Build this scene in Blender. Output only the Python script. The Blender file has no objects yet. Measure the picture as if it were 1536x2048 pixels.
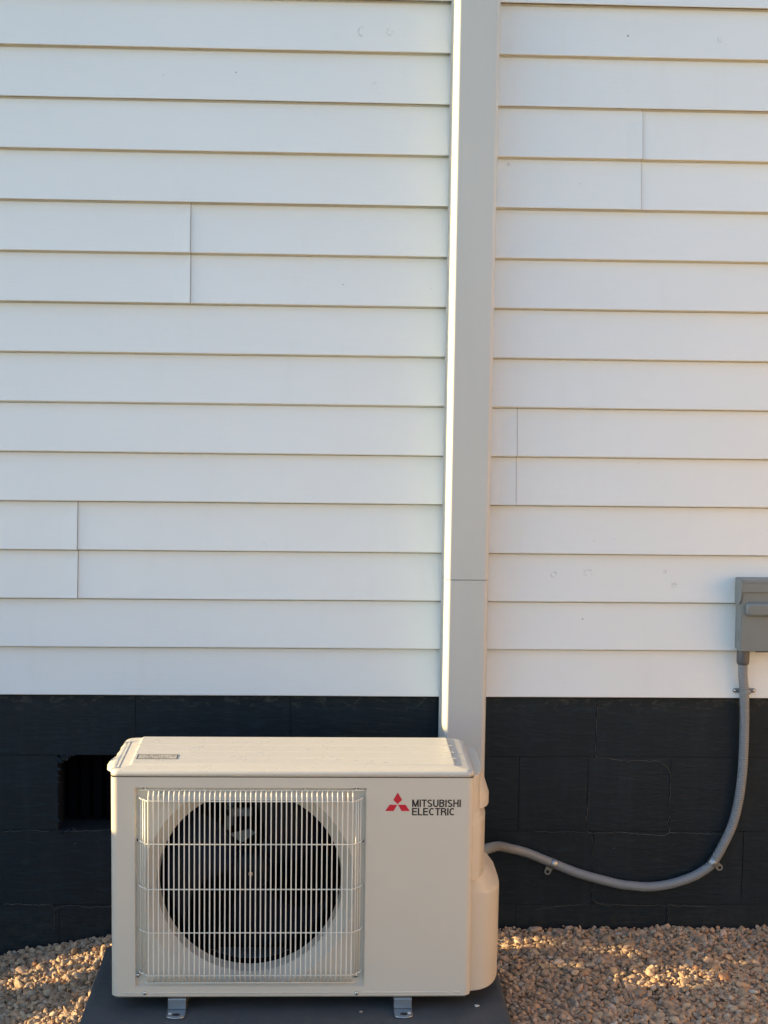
import bpy, bmesh, math, random
import numpy as np
from mathutils import Vector, Matrix, noise
R = math.radians
sc = bpy.context.scene
C = sc.collection
rnd = random.Random(7)

# ------------------------------------------------------------------ camera
ZS = 0.64                     # height of the lowest siding edge above the gravel
cd = bpy.data.cameras.new('camera')
cam = bpy.data.objects.new('camera', cd)
C.objects.link(cam)
cd.sensor_fit = 'VERTICAL'; cd.sensor_height = 36; cd.lens = 3140.1 / 2048 * 36
cd.clip_start = 0.05; cd.clip_end = 2000
YAW, PITCH, ROLL = 0.04106, 0.10557, 0.01396
def cdir(x, f, y):
    c, s = math.cos(ROLL), math.sin(ROLL)
    x, y = c * x - s * y, s * x + c * y
    c, s = math.cos(PITCH), math.sin(PITCH)
    f, y = c * f + s * y, -s * f + c * y
    c, s = math.cos(YAW), math.sin(YAW)
    return Vector((c * x + s * f, -s * x + c * f, y))
rt, up, fw = cdir(1, 0, 0), cdir(0, 0, 1), cdir(0, 1, 0)
cam.matrix_world = Matrix(((rt.x, up.x, -fw.x, -0.0736), (rt.y, up.y, -fw.y, -4.0624),
                           (rt.z, up.z, -fw.z, 0.916 + ZS), (0, 0, 0, 1)))
sc.camera = cam

# ------------------------------------------------------------------ light
SUN_EL, SUN_AL = R(12.0), R(0.8)         # low sun from the left, a hair behind the plane of the wall
w = bpy.data.worlds.new('World'); sc.world = w; w.use_nodes = True
nt = w.node_tree
sky = nt.nodes.new('ShaderNodeTexSky'); sky.sky_type = 'NISHITA'; sky.sun_disc = False
sky.sun_elevation = SUN_EL; sky.sun_rotation = R(-90) + SUN_AL
sky.altitude = 100; sky.air_density = 1.0; sky.dust_density = 1.0; sky.ozone_density = 2.3
bg = nt.nodes['Background']; bg.inputs[1].default_value = 0.15
nt.links.new(sky.outputs[0], bg.inputs[0])
sd = bpy.data.lights.new('sun', 'SUN'); sd.energy = 5.0; sd.angle = R(0.42); sd.color = (1.0, 0.73, 0.36)
sun = bpy.data.objects.new('sun', sd); C.objects.link(sun)
travel = Vector((math.cos(SUN_EL) * math.cos(SUN_AL), -math.cos(SUN_EL) * math.sin(SUN_AL), -math.sin(SUN_EL)))
sun.rotation_euler = travel.to_track_quat('-Z', 'Y').to_euler()
sun.location = (-6, 0.3, 4)
vs = sc.view_settings
sc.display_settings.display_device = 'sRGB'
vs.view_transform = 'Standard'; vs.look = 'None'; vs.gamma = 1; vs.use_curve_mapping = False
vs.exposure = 1.53

# ------------------------------------------------------------------ helpers
def tag(o, label=None, cat=None, group=None, kind=None):
    if label: o['label'] = label
    if cat: o['category'] = cat
    if group: o['group'] = group
    if kind: o['kind'] = kind
    return o
def thing(name, loc, label, cat, group=None):
    o = bpy.data.objects.new(name, None); C.objects.link(o)
    o.empty_display_size = 0.1; o.location = loc
    return tag(o, label, cat, group)
def wloc(o):
    v = Vector((0, 0, 0))
    while o is not None: v += o.location; o = o.parent
    return v
class MB:
    def __init__(s): s.v = []; s.f = []; s.sm = []
    def add(s, vs, fs, smooth=False):
        n = len(s.v); s.v += [tuple(v) for v in vs]
        for f in fs: s.f.append(tuple(i + n for i in f)); s.sm.append(smooth)
        return s
    def box(s, x0, x1, y0, y1, z0, z1):
        return s.add([(x0,y0,z0),(x1,y0,z0),(x1,y1,z0),(x0,y1,z0),(x0,y0,z1),(x1,y0,z1),(x1,y1,z1),(x0,y1,z1)],
              [(0,3,2,1),(4,5,6,7),(0,1,5,4),(1,2,6,5),(2,3,7,6),(3,0,4,7)])
    def loft(s, loops, smooth=True, cap=(True, True), closed=True):
        n = len(loops[0]); vv = [p for l in loops for p in l]; ff = []
        for a in range(len(loops) - 1):
            for i in range(n if closed else n - 1):
                j = (i + 1) % n
                ff.append((a*n+i, a*n+j, (a+1)*n+j, (a+1)*n+i))
        base = len(s.v); s.add(vv, ff, smooth)
        if cap[0]: s.f.append(tuple(base + i for i in reversed(range(n)))); s.sm.append(False)
        if cap[1]: s.f.append(tuple(base + (len(loops)-1)*n + i for i in range(n))); s.sm.append(False)
        return s
    def tube(s, pts, r, n=10, smooth=True, cap=True):
        pts = [Vector(p) for p in pts]; loops = []
        rr = r if callable(r) else (lambda k: r)
        t0 = (pts[1] - pts[0]).normalized()
        ref = Vector((0, 0, 1)) if abs(t0.z) < .9 else Vector((1, 0, 0))
        u = t0.cross(ref).normalized()
        for k, p in enumerate(pts):
            t = (pts[min(k+1, len(pts)-1)] - pts[max(k-1, 0)]).normalized()
            u = (u - t * u.dot(t)).normalized(); v = t.cross(u)
            loops.append([p + (u*math.cos(a) + v*math.sin(a)) * rr(k) for a in [2*math.pi*i/n for i in range(n)]])
        return s.loft(loops, smooth, (cap, cap))
    def build(s, name, mat, parent=None):
        off = wloc(parent) if parent else Vector((0, 0, 0))
        me = bpy.data.meshes.new(name)
        me.from_pydata([(v[0]-off.x, v[1]-off.y, v[2]-off.z) for v in s.v], [], s.f)
        me.polygons.foreach_set('use_smooth', s.sm)
        bm = bmesh.new(); bm.from_mesh(me); bmesh.ops.recalc_face_normals(bm, faces=bm.faces); bm.to_mesh(me); bm.free()
        me.materials.append(mat); me.update()
        o = bpy.data.objects.new(name, me); C.objects.link(o)
        if parent: o.parent = parent
        return o
def bevel(o, wd, seg=2):
    m = o.modifiers.new('bevel', 'BEVEL'); m.width = wd; m.segments = seg; m.limit_method = 'ANGLE'; m.angle_limit = R(35)
    m.harden_normals = False
    return o
def crisp(o, a=28):
    o.data.set_sharp_from_angle(angle=R(a)); m = o.modifiers.new('weighted', 'WEIGHTED_NORMAL'); m.keep_sharp = True; m.weight = 80
    return o
def rrect(x0, x1, y0, y1, r, z, n=6):
    out = []
    for cx, cy, a0 in ((x1-r, y1-r, 0), (x0+r, y1-r, 90), (x0+r, y0+r, 180), (x1-r, y0+r, 270)):
        for i in range(n+1):
            a = R(a0 + 90*i/n); out.append((cx + r*math.cos(a), cy + r*math.sin(a), z))
    return out
def smooth_path(pts, sub=8):
    P = [Vector(p) for p in pts]; P = [2*P[0]-P[1]] + P + [2*P[-1]-P[-2]]; out = []
    for i in range(1, len(P)-2):
        for k in range(sub):
            t = k/sub; a, b, c, d = P[i-1], P[i], P[i+1], P[i+2]
            out.append(.5*((2*b) + (c-a)*t + (2*a-5*b+4*c-d)*t*t + (3*b-a-3*c+d)*t**3))
    out.append(P[-2]); return out

# ------------------------------------------------------------------ materials
class M:
    def __init__(s, name, col=(.5,.5,.5), rough=.5, metal=0.0, spec=0.5):
        s.m = bpy.data.materials.new(name); s.m.use_nodes = True; s.t = s.m.node_tree
        s.b = s.t.nodes['Principled BSDF']
        s.b.inputs['Base Color'].default_value = (*col, 1); s.b.inputs['Roughness'].default_value = rough
        s.b.inputs['Metallic'].default_value = metal; s.b.inputs['Specular IOR Level'].default_value = spec
        s.h = None
    def n(s, kind, **kw):
        nd = s.t.nodes.new(kind)
        for k, v in kw.items():
            if k in nd.inputs.keys(): nd.inputs[k].default_value = v
            else: setattr(nd, k, v)
        return nd
    def l(s, a, b): s.t.links.new(a, b)
    def coord(s, scale=(1,1,1), loc=(0,0,0), kind='pos'):
        mp = s.n('ShaderNodeMapping'); mp.inputs['Scale'].default_value = scale; mp.inputs['Location'].default_value = loc
        if kind == 'pos': g = s.n('ShaderNodeNewGeometry').outputs['Position']
        else: g = s.n('ShaderNodeTexCoord').outputs['Object']
        s.l(g, mp.inputs[0]); return mp.outputs[0]
    def noise(s, scale, detail=4, rough=.55, vec=None, dist=0):
        nd = s.n('ShaderNodeTexNoise'); nd.inputs['Scale'].default_value = scale; nd.inputs['Detail'].default_value = detail
        nd.inputs['Roughness'].default_value = rough; nd.inputs['Distortion'].default_value = dist
        s.l(vec if vec is not None else s.coord(), nd.inputs['Vector']); return nd.outputs['Fac']
    def ramp(s, fac, stops, interp='LINEAR'):
        r = s.n('ShaderNodeValToRGB'); r.color_ramp.interpolation = interp
        e = r.color_ramp.elements
        while len(e) < len(stops): e.new(.5)
        for i, (p, c) in enumerate(stops):
            e[i].position = p; e[i].color = (c, c, c, 1) if isinstance(c, (int, float)) else (*c, 1)
        s.l(fac, r.inputs[0]); return r.outputs[0]
    def mix(s, fac, a, b, mode='MIX'):
        m = s.n('ShaderNodeMix', data_type='RGBA', blend_type=mode)
        for i, v in ((0, fac), (6, a), (7, b)):
            if isinstance(v, (int, float)): m.inputs[i].default_value = v if i == 0 else (v, v, v, 1)
            elif isinstance(v, tuple): m.inputs[i].default_value = (*v, 1)
            else: s.l(v, m.inputs[i])
        return m.outputs[2]
    def math(s, op, a, b=None, c=None):
        m = s.n('ShaderNodeMath', operation=op)
        for i, v in enumerate((a, b, c)):
            if v is None: continue
            if isinstance(v, (int, float)): m.inputs[i].default_value = v
            else: s.l(v, m.inputs[i])
        return m.outputs[0]
    def color(s, o): s.l(o, s.b.inputs['Base Color']); return s
    def rough(s, o): s.l(o, s.b.inputs['Roughness']); return s
    def bump(s, h, dist, strength=1.0):
        b = s.n('ShaderNodeBump'); b.inputs['Distance'].default_value = dist; b.inputs['Strength'].default_value = strength
        s.l(h, b.inputs['Height'])
        if s.h is not None: s.l(s.h, b.inputs['Normal'])
        s.h = b.outputs[0]; s.l(s.h, s.b.inputs['Normal']); return s
    def spots(s, pts):
        """soft ring or dot marks at places on the wall, given as (x, z, radius, ring)"""
        pos = s.coord(); acc = None
        warp = s.n('ShaderNodeTexNoise'); warp.inputs['Scale'].default_value = 60; s.l(pos, warp.inputs['Vector'])
        for x, z, r, ring in pts:
            d = s.n('ShaderNodeVectorMath', operation='DISTANCE'); s.l(pos, d.inputs[0]); d.inputs[1].default_value = (x, -.007, z)
            dd = s.math('MULTIPLY_ADD', warp.outputs['Fac'], r*1.2, d.outputs['Value'])
            dd = s.math('SUBTRACT', dd, r*.6)
            if ring: v = s.math('SUBTRACT', 1.0, s.math('DIVIDE', s.math('ABSOLUTE', s.math('SUBTRACT', dd, r)), r*.4))
            else: v = s.math('SUBTRACT', 1.0, s.math('DIVIDE', dd, r))
            v = s.math('MAXIMUM', v, 0.0)
            acc = v if acc is None else s.math('MAXIMUM', acc, v)
        return acc

# vinyl siding: white, faint wood grain, a few scuffs and specks of dirt
vin = M('white_vinyl', (.74,.75,.755), .48)
grain = vin.noise(9, 5, .6, vin.coord((1.2, 4, 26)), 1.2)
fine = vin.noise(140, 3, .6, vin.coord((.5, 1, 2.2)))
big = vin.noise(2.2, 4, .6, vin.coord((1, 1, 2)))
base = vin.mix(big, (.725,.752,.748), (.775,.803,.798))
streak = vin.ramp(vin.noise(3.5, 6, .7, vin.coord((3.0, 1, .7))), [(.55, 0.0), (.85, 1.0)])
base = vin.mix(vin.math('MULTIPLY', streak, .2), base, (.62,.59,.53))
speck = vin.n('ShaderNodeTexVoronoi', Scale=16.0); vin.l(vin.coord((1,1,1)), speck.inputs['Vector'])
spk = vin.math('LESS_THAN', speck.outputs['Distance'], .022)
gate = vin.math('GREATER_THAN', vin.noise(7, 2), .55)
base = vin.mix(vin.math('MULTIPLY', vin.math('MULTIPLY', spk, gate), .55), base, (.30,.24,.18))
marks = vin.spots([(.541, ZS+.325, .0075, 1), (.63, ZS+.330, .010, 1), (.832, ZS+.335, .007, 1), (.60, ZS+.405, .006, 0),
                   (.57, ZS+.412, .004, 0), (.645, ZS+.415, .004, 0), (.70, ZS+.42, .005, 0), (.09, ZS+1.70, .008, 1), (.02, ZS+1.70, .010, 1),
                   (.86, ZS+.300, .010, 0), (.40, ZS+1.38, .006, 1), (.055, ZS+1.57, .012, 0), (.93, ZS+1.70, .005, 1)])
smudge = vin.math('MULTIPLY', marks, vin.ramp(vin.noise(90, 4, .7), [(.47, 0.0), (.60, 1.0)]))
base = vin.mix(vin.math('MULTIPLY', smudge, .6), base, (.33,.32,.30))
dots = vin.spots([(-.295, ZS+1.595, .0035, 0), (.695, ZS+1.705, .0028, 0), (.668, ZS+1.59, .003, 0), (.84, ZS+1.613, .003, 0), (.62, ZS+.208, .0024, 0),
                  (.54, ZS+.262, .0024, 0), (.965, ZS+.645, .0022, 0), (-.43, ZS+.516, .002, 0), (.74, ZS+.12, .002, 0), (-.02, ZS+1.07, .0022, 0), (-.20, ZS+.05, .002, 0)])
base = vin.mix(vin.math('MULTIPLY', vin.math('GREATER_THAN', dots, .15), .7), base, (.14,.11,.09))
vin.color(base)
vin.rough(vin.math('MULTIPLY_ADD', grain, .12, .42))
vin.bump(grain, .0007, .55).bump(fine, .0003, .4).bump(vin.noise(3, 2, .5, vin.coord((1,1,3))), .004, .5)
M_VINYL = vin.m

duct = M('white_pvc', (.52,.53,.54), .42)
dn = duct.noise(5, 5, .6, duct.coord((3,1,.6)))
duct.color(duct.mix(dn, (.50,.512,.492), (.56,.572,.548)))
duct.bump(duct.noise(8, 3, .5, duct.coord((1,1,.5))), .002, .35)
M_DUCT = duct.m
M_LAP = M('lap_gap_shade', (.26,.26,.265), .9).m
M_DARKGAP = M('dark_gap', (.02,.02,.02), .9).m

# foundation paint: almost black blue paint brushed over blocks
fp = M('black_masonry_paint', (.015,.022,.03), .5, 0, .33)
n1 = fp.noise(3.0, 6, .65, fp.coord((1,1,2)))
n2 = fp.noise(14, 6, .7, fp.coord((1,1,6)), .6)
n3 = fp.noise(60, 4, .7, fp.coord((.6,1,3)))
col = fp.mix(n1, (.0008,.0045,.0095), (.0045,.0155,.0245))
col = fp.mix(fp.ramp(n2, [(.52, 0.0), (.80, .75)]), col, (.015,.034,.046))
geo = fp.n('ShaderNodeNewGeometry'); sep = fp.n('ShaderNodeSeparateXYZ'); fp.l(geo.outputs['Position'], sep.inputs[0])
ztop = fp.ramp(fp.math('MULTIPLY_ADD', sep.outputs[2], 1.0, -ZS+.05), [(0.0, 0.0), (.05, 1.0)])
chalk = fp.math('MULTIPLY', ztop, fp.ramp(fp.noise(22, 6, .75, fp.coord((1,1,2.2)), .8), [(.52, 0.0), (.68, 1.0)]))
col = fp.mix(fp.math('MULTIPLY', chalk, .9), col, (.085,.087,.075))
scr = fp.ramp(fp.noise(7, 8, .8, fp.coord((1,1,9)), 1.8), [(.66, 0.0), (.70, 1.0)])
col = fp.mix(fp.math('MULTIPLY', scr, .45), col, (.08,.085,.085))
fleck = fp.n('ShaderNodeTexVoronoi', Scale=24.0); fp.l(fp.coord(), fleck.inputs['Vector'])
fl = fp.math('MULTIPLY', fp.math('LESS_THAN', fleck.outputs['Distance'], .035), fp.math('GREATER_THAN', fp.noise(5, 3), .56))
col = fp.mix(fp.math('MULTIPLY', fl, .5), col, (.18,.18,.16))
splash = fp.math('MULTIPLY', fp.ramp(fp.math('MULTIPLY_ADD', fp.noise(14, 5, .7), .10, sep.outputs[2]), [(.03, 1.0), (.13, 0.0)]), fp.ramp(fp.noise(35, 6, .75), [(.40, .1), (.65, .8)]))
col = fp.mix(fp.math('MULTIPLY', splash, .5), col, (.06,.05,.038))
vst = fp.ramp(fp.noise(5, 5, .7, fp.coord((3.5,1,.35))), [(.50, 0.0), (.80, 1.0)])
col = fp.mix(fp.math('MULTIPLY', vst, .5), col, (.017,.026,.038))
fp.color(col)
fp.rough(fp.math('MULTIPLY_ADD', n2, .35, .38))
fp.bump(n1, .006, .35).bump(n2, .0025, .5).bump(n3, .0008, .6)
M_PAINT = fp.m
crk = M('pale_crack', (.11,.11,.10), .9); M_CRACK = crk.m
joint = M('painted_mortar', (.002,.004,.007), .8); M_MORTAR = joint.m

# powder coated ivory steel
iv = M('ivory_steel', (.60,.56,.49), .33)
ivn = iv.noise(2.5, 5, .6)
iv.color(iv.mix(ivn, (.585,.54,.455), (.62,.57,.485)))
iv.rough(iv.math('MULTIPLY_ADD', iv.noise(30, 4), .12, .27))
iv.bump(iv.noise(700, 2, .5), .00012, .5).bump(iv.noise(4, 2), .0015, .3)
M_IVORY = iv.m
lidm = M('ivory_lid', (.56,.52,.45), .28)
lc = lidm.mix(lidm.noise(3, 5), (.53,.50,.435), (.57,.535,.465))
dst = lidm.ramp(lidm.noise(26, 7, .8, None, .9), [(.60, 0.0), (.78, 1.0)])
lc = lidm.mix(lidm.math('MULTIPLY', dst, .10), lc, (.42,.37,.29))
lidm.color(lc); lidm.rough(lidm.math('MULTIPLY_ADD', lidm.noise(18, 6, .7), .30, .16))
lidm.bump(lidm.noise(600, 2), .00012, .5)
M_LID = lidm.m
wire = M('ivory_wire', (.78,.75,.66), .34); M_WIRE = wire.m
M_SEAM = M('seam_shadow_gap', (.05,.045,.04), .8).m
M_BLACK = M('fan_black', (.0028,.0035,.010), .45, 0, .22).m
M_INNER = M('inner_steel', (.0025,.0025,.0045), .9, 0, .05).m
M_GALV = M('galvanised', (.34,.37,.40), .36, .85)
M_GALV.rough(M_GALV.math('MULTIPLY_ADD', M_GALV.noise(60, 5, .7), .4, .18)); M_GALV = M_GALV.m
M_STEEL = M('screw_steel', (.55,.55,.56), .22, 1.0).m
M_RED = M('logo_red', (.55,.012,.035), .4).m
M_INK = M('logo_black', (.018,.014,.013), .45).m
M_BRKT = M('bracket_grey', (.13,.15,.17), .45, .3).m

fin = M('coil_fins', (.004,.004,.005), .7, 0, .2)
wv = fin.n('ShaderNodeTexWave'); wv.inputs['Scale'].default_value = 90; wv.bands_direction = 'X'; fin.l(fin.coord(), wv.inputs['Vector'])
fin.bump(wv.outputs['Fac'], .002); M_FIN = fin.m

pm = M('pad_plastic', (.045,.052,.058), .55)
pc = pm.mix(pm.noise(6, 6, .65), (.048,.056,.063), (.078,.086,.092))
dusty = pm.ramp(pm.noise(9, 7, .75), [(.48, 0.0), (.75, 1.0)])
pc = pm.mix(pm.math('MULTIPLY', dusty, .35), pc, (.11,.10,.085))
grit = pm.n('ShaderNodeTexVoronoi', Scale=70.0); pm.l(pm.coord(), grit.inputs['Vector'])
gr = pm.math('MULTIPLY', pm.math('LESS_THAN', grit.outputs['Distance'], .08), pm.math('GREATER_THAN', pm.noise(11, 3), .55))
pc = pm.mix(pm.math('MULTIPLY', gr, .4), pc, (.30,.27,.22))
pm.color(pc); pm.rough(pm.math('MULTIPLY_ADD', pm.noise(20, 5), .3, .40))
pm.bump(pm.noise(180, 4, .7), .0009, .7)
M_PAD = pm.m

box = M('grey_green_paint', (.20,.215,.21), .42)
box.color(box.mix(box.noise(8, 5), (.165,.190,.195), (.195,.220,.224))); box.bump(box.noise(400, 2), .0002, .5)
M_BOX = box.m
cond = M('grey_conduit', (.21,.225,.235), .45)
cond.color(cond.mix(cond.noise(12, 5), (.175,.20,.22), (.22,.245,.268))); M_COND = cond.m
M_FIT = M('dark_grey_fitting', (.085,.09,.10), .45).m

# ------------------------------------------------------------------ ground
gm = M('dry_soil', (.12,.09,.065), .95)
gmc = gm.mix(gm.noise(1.2, 8, .7), (.21,.165,.115), (.34,.27,.185))
gg = gm.n('ShaderNodeSeparateXYZ'); gm.l(gm.coord(), gg.inputs[0]); far = gm.math('GREATER_THAN', gm.math('MULTIPLY_ADD', gm.noise(3, 5), .6, gm.math('MULTIPLY', gg.outputs[1], -1.0)), 3.0)
gmc = gm.mix(far, gmc, gm.mix(gm.noise(5, 8, .7), (.06,.065,.03), (.11,.105,.055)))
gm.color(gmc); gm.bump(gm.noise(60, 6, .7), .006)
def gz(x, y):
    d = 0.0
    if x < -.50: d -= min(.075, (-.50 - x) * .17)
    d += .006 * noise.noise(Vector((x*4, y*4, 3.1))) + .004 * noise.noise(Vector((x*11, y*11, 8)))
    return d
g = MB()
xs = [-400, -60, -12] + [-4 + .1*i for i in range(91)] + [12, 60, 400]; ys = [-400, -60, -12] + [-4 + .1*i for i in range(42)] + [12, 60, 400]
vv = [(x, y, (gz(x, y) - .028) if abs(x) < 6 and -5 < y < 1 else -.04) for y in ys for x in xs]
nx = len(xs)
g.add(vv, [(j*nx+i, j*nx+i+1, (j+1)*nx+i+1, (j+1)*nx+i) for j in range(len(ys)-1) for i in range(nx-1)], True)
tag(g.build('ground', gm.m), kind='structure')

# ------------------------------------------------------------------ house
XL, XR, YB = -1.60, 6.6, 6.5
S = 0.127; NC = 12
house = thing('house', (1.5, 0, 0), 'house wall clad in white horizontal vinyl siding above a black painted block foundation', 'house')
def zz(v): return v + ZS
MB().box(XL+.02, XR, .014, YB, ZS-.004, ZS+NC*2*S+.25).build('wall_core', M_VINYL, house)
MB().box(XL-.35, XR+.35, -.34, YB+.35, ZS+NC*2*S+.25, ZS+NC*2*S+.40).build('roof', M_DUCT, house)
seams = {0: [2.35], 1: [-.699, 2.96], 2: [.435, 4.1], 3: [-1.32, 2.2], 4: [-.409, 3.25], 5: [.739, 4.4], 6: [-1.1, 2.6], 7: [2.0], 8: [-.5, 3.1], 9: [.5, 4.1], 10: [1.9], 11: [-.9, 2.7]}
def siding_piece(c, x0, x1, lap):
    a = zz(c*2*S); off = lap * .0034
    n = max(2, int((x1-x0)/.04)); m = MB(); loops = []
    for k in range(n+1):
        x = x0 + (x1-x0)*k/n
        curl = -.0028*max(0.0, 1-(x1-x)/.04)**2 if lap == 0 else 0.0
        wy = curl + .0010*noise.noise(Vector((x*2.1, c*3.7, 1))) + .0005*noise.noise(Vector((x*6, c*5.7, 4)))
        def e(i): return .0009*noise.noise(Vector((x*1.7, (c*2+i)*2.9, 7)))
        yb = -.0130 + off + wy
        prof = [(.006, a+.005), (-.0155, a+.0006+e(0)), (-.0170, a+.0004+e(0)), (-.0178, a+.0020+e(0)), (-.0125, a+.036), (-.0065, a+.080), (-.0020, a+.112), (-.0006, a+S-.0044), (.0050, a+S-.0026), (.0050, a+S+.003), (-.0155, a+S+.0006+e(1)), (-.0170, a+S+.0004+e(1)), (-.0178, a+S+.0020+e(1)), (-.0125, a+S+.036), (-.0065, a+S+.080), (-.0020, a+S+.112), (-.0006, a+2*S-.0044), (.0050, a+2*S-.0026), (.0050, a+2*S+.002)]
        loops.append([(x, py + off + wy*(1 if py < -.003 else .3), pz) for py, pz in prof])
    ff = []; P = len(loops[0])
    m.loft(loops, False, (False, False), closed=False)
    if lap == 0:
        e0 = loops[-1]; e1 = [(x-.0002, y+.0065, z) for x, y, z in e0]
        m.add(e0 + e1, [(i, i+1, P+i+1, P+i) for i in range(P-1)])
    o = m.build('siding_panel', M_VINYL, house)
    if lap == 0 and x1 < XR - .1:          # grey strip painting in the shade at the overlap's open end
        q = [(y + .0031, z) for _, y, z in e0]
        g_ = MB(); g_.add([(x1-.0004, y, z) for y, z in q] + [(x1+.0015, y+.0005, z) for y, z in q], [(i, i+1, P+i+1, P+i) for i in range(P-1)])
        g_.build('lap_shade_strip', M_LAP, o)
    return o
for c in range(NC):
    xsn = [XL+.05] + [s for s in seams[c] if XL+.2 < s < XR] + [XR]
    for i in range(len(xsn)-1):
        siding_piece(c, xsn[i] - (.025 if i else 0), xsn[i+1], i % 2 if i else 0)
cp = MB(); cp.loft([rrect(XL-.012, XL+.075, -.0175, .075, .004, z, 3) for z in (ZS-.012, ZS+NC*2*S+.25)], False)
cp.build('corner_post', M_DUCT, house)
# ledge under the first course: a thin starter strip, a little ragged
st = MB(); loops = []
for k in range(200):
    x = XL + .03 + (XR-XL-.03)*k/199
    dz = .003*noise.noise(Vector((x*9, 2, 2))) + .002*noise.noise(Vector((x*31, 2, 2)))
    loops.append([(x, -.006, ZS+.004), (x, -.006, ZS-.004+dz), (x, .010, ZS-.004+dz), (x, .010, ZS+.004)])
st.loft(loops, False); st.build('starter_strip', M_DARKGAP, house)

# foundation: painted blocks with thin mortar joints, one left out for the vent
YF = .004
fw_ = MB()
fw_.box(XL+.03, XR-.02, YF+.0016, YF+.20, -.35, ZS-.166-.2032+.001)
fw_.box(XL+.03, -.756, YF+.0016, YF+.20, ZS-.3682, ZS-.005)
fw_.box(-.350, XR-.02, YF+.0016, YF+.20, ZS-.3682, ZS-.005)
fw_.box(-.756, -.350, YF+.0016, YF+.20, ZS-.166, ZS-.005)
found = fw_.build('foundation_wall', M_MORTAR, house)
BL, BH = .4064, .2032
def block(x0, x1, z0, z1):
    m = MB(); nx_, nz_ = 6, 4; g_ = .0011
    x0 += g_; x1 -= g_; z0 += g_; z1 -= g_
    def P(i, j):
        x = x0+(x1-x0)*i/nx_; z = z0+(z1-z0)*j/nz_
        y = YF + .0016*noise.noise(Vector((x*5, z*5, 2))) - .0006
        if i in (0, nx_) or j in (0, nz_): y += .0006
        if i not in (0, nx_) : z += .0 
        jx = .0007*noise.noise(Vector((x*30, z*30, 5))); jz = .0007*noise.noise(Vector((x*30, z*30, 9)))
        return (x+jx, y, z+jz)
    vs_ = [P(i, j) for j in range(nz_+1) for i in range(nx_+1)]
    fs_ = [(j*(nx_+1)+i, j*(nx_+1)+i+1, (j+1)*(nx_+1)+i+1, (j+1)*(nx_+1)+i) for j in range(nz_) for i in range(nx_)]
    rim = list(range(nx_+1)) + [(j+1)*(nx_+1)-1 for j in range(1, nz_+1)] + [nz_*(nx_+1)+i for i in reversed(range(nx_))] + [j*(nx_+1) for j in reversed(range(1, nz_))]
    m.add(vs_, fs_, True)
    rv = [vs_[k] for k in rim]; rb = [(x, y+.004, z) for x, y, z in rv]; K = len(rv)
    m.add(rv + rb, [(i, (i+1) % K, K+(i+1) % K, K+i) for i in range(K)])
    return m.build('block', M_PAINT, found)
ztops = [ZS-.006, ZS-.166, ZS-.3692, ZS-.5724, ZS-.7756]
for r_ in range(4):
    z1, z0 = ztops[r_], ztops[r_+1]
    ph = .667 if r_ % 2 == 0 else .870
    k0 = math.floor((XL - ph)/BL); x = ph + k0*BL
    while x < XR:
        a, b = max(x, XL+.035), min(x+BL, XR-.02)
        if b - a > .03 and not (r_ == 1 and abs(a + .756) < .03):
            if r_ == 1 and abs(a-.4636) < .03:
                block(a, .648, z0, z1); block(.648, b, z0, z1)
            else: block(a, b, z0, z1)
        x += BL
# settled cracks along some joints
def crack(pts, wd=.0011):
    P = []
    for (x0, z0), (x1, z1) in zip(pts[:-1], pts[1:]):
        n = max(2, int(math.hypot(x1-x0, z1-z0)/.006))
        for k in range(n):
            t = k/n; P.append((x0+(x1-x0)*t + rnd.gauss(0, .0011), z0+(z1-z0)*t + rnd.gauss(0, .0011)))
    P.append(pts[-1]); m = MB(); L = []
    for i, (x, z) in enumerate(P):
        a = P[max(0, i-1)]; b = P[min(len(P)-1, i+1)]; dx, dz = b[0]-a[0], b[1]-a[1]; d = math.hypot(dx, dz) or 1
        ww = wd * (.35 + .5*rnd.random()); nx_, nz_ = -dz/d*ww, dx/d*ww
        y = YF - .0026
        L.append([(x-nx_, y+.0012, z+ZS-nz_), (x, y, z+ZS), (x+nx_, y+.0012, z+ZS+nz_), (x, y+.003, z+ZS)])
    m.loft(L, False); return m.build('crack', M_CRACK, found)
crack([(.668,-.03),(.667,-.10),(.665,-.158),(.670,-.168),(.70,-.170),(.76,-.176),(.84,-.178),(.855,-.190),(.868,-.205),(.870,-.26),(.868,-.36),(.872,-.372)], .0009)
crack([(.652,-.262),(.650,-.30),(.646,-.345),(.650,-.368),(.662,-.374),(.74,-.372),(.80,-.378),(.858,-.381),(.874,-.373),(.93,-.374),(1.04,-.379)], .0010)
crack([(.664,-.376),(.667,-.42),(.666,-.47)], .0009)
crack([(.50,-.370),(.56,-.372),(.64,-.372)], .0006)
crack([(.52,-.585),(.60,-.575),(.655,-.571),(.668,-.556),(.690,-.572),(.80,-.575),(.875,-.575),(.98,-.578)], .0009)
crack([(.668,-.53),(.668,-.556)], .0008); crack([(.876,-.58),(.876,-.63)], .0007)
crack([(-.90,-.570),(-.80,-.573),(-.775,-.572),(-.768,-.585),(-.768,-.64)], .0011)
crack([(-.768,-.585),(-.745,-.575),(-.71,-.574),(-.68,-.580),(-.60,-.576)], .0010)
crack([(-.52+.0,-.37),(-.60,-.366),(-.68,-.370),(-.74,-.372)], .0009); crack([(-.90,-.372),(-.82,-.369),(-.78,-.372)], .0007)

# foundation vent with upright slats behind the missing block
vent = MB()
vent.box(-.76, -.345, .125, .14, ZS-.372, ZS-.163)
vo = vent.build('foundation_vent', M_INNER, house)
for x in np.arange(-.742, -.36, .0337):
    MB().box(x, x+.022, .090, .098, ZS-.366, ZS-.170).build('vent_slat', M_INNER, vo)
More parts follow.
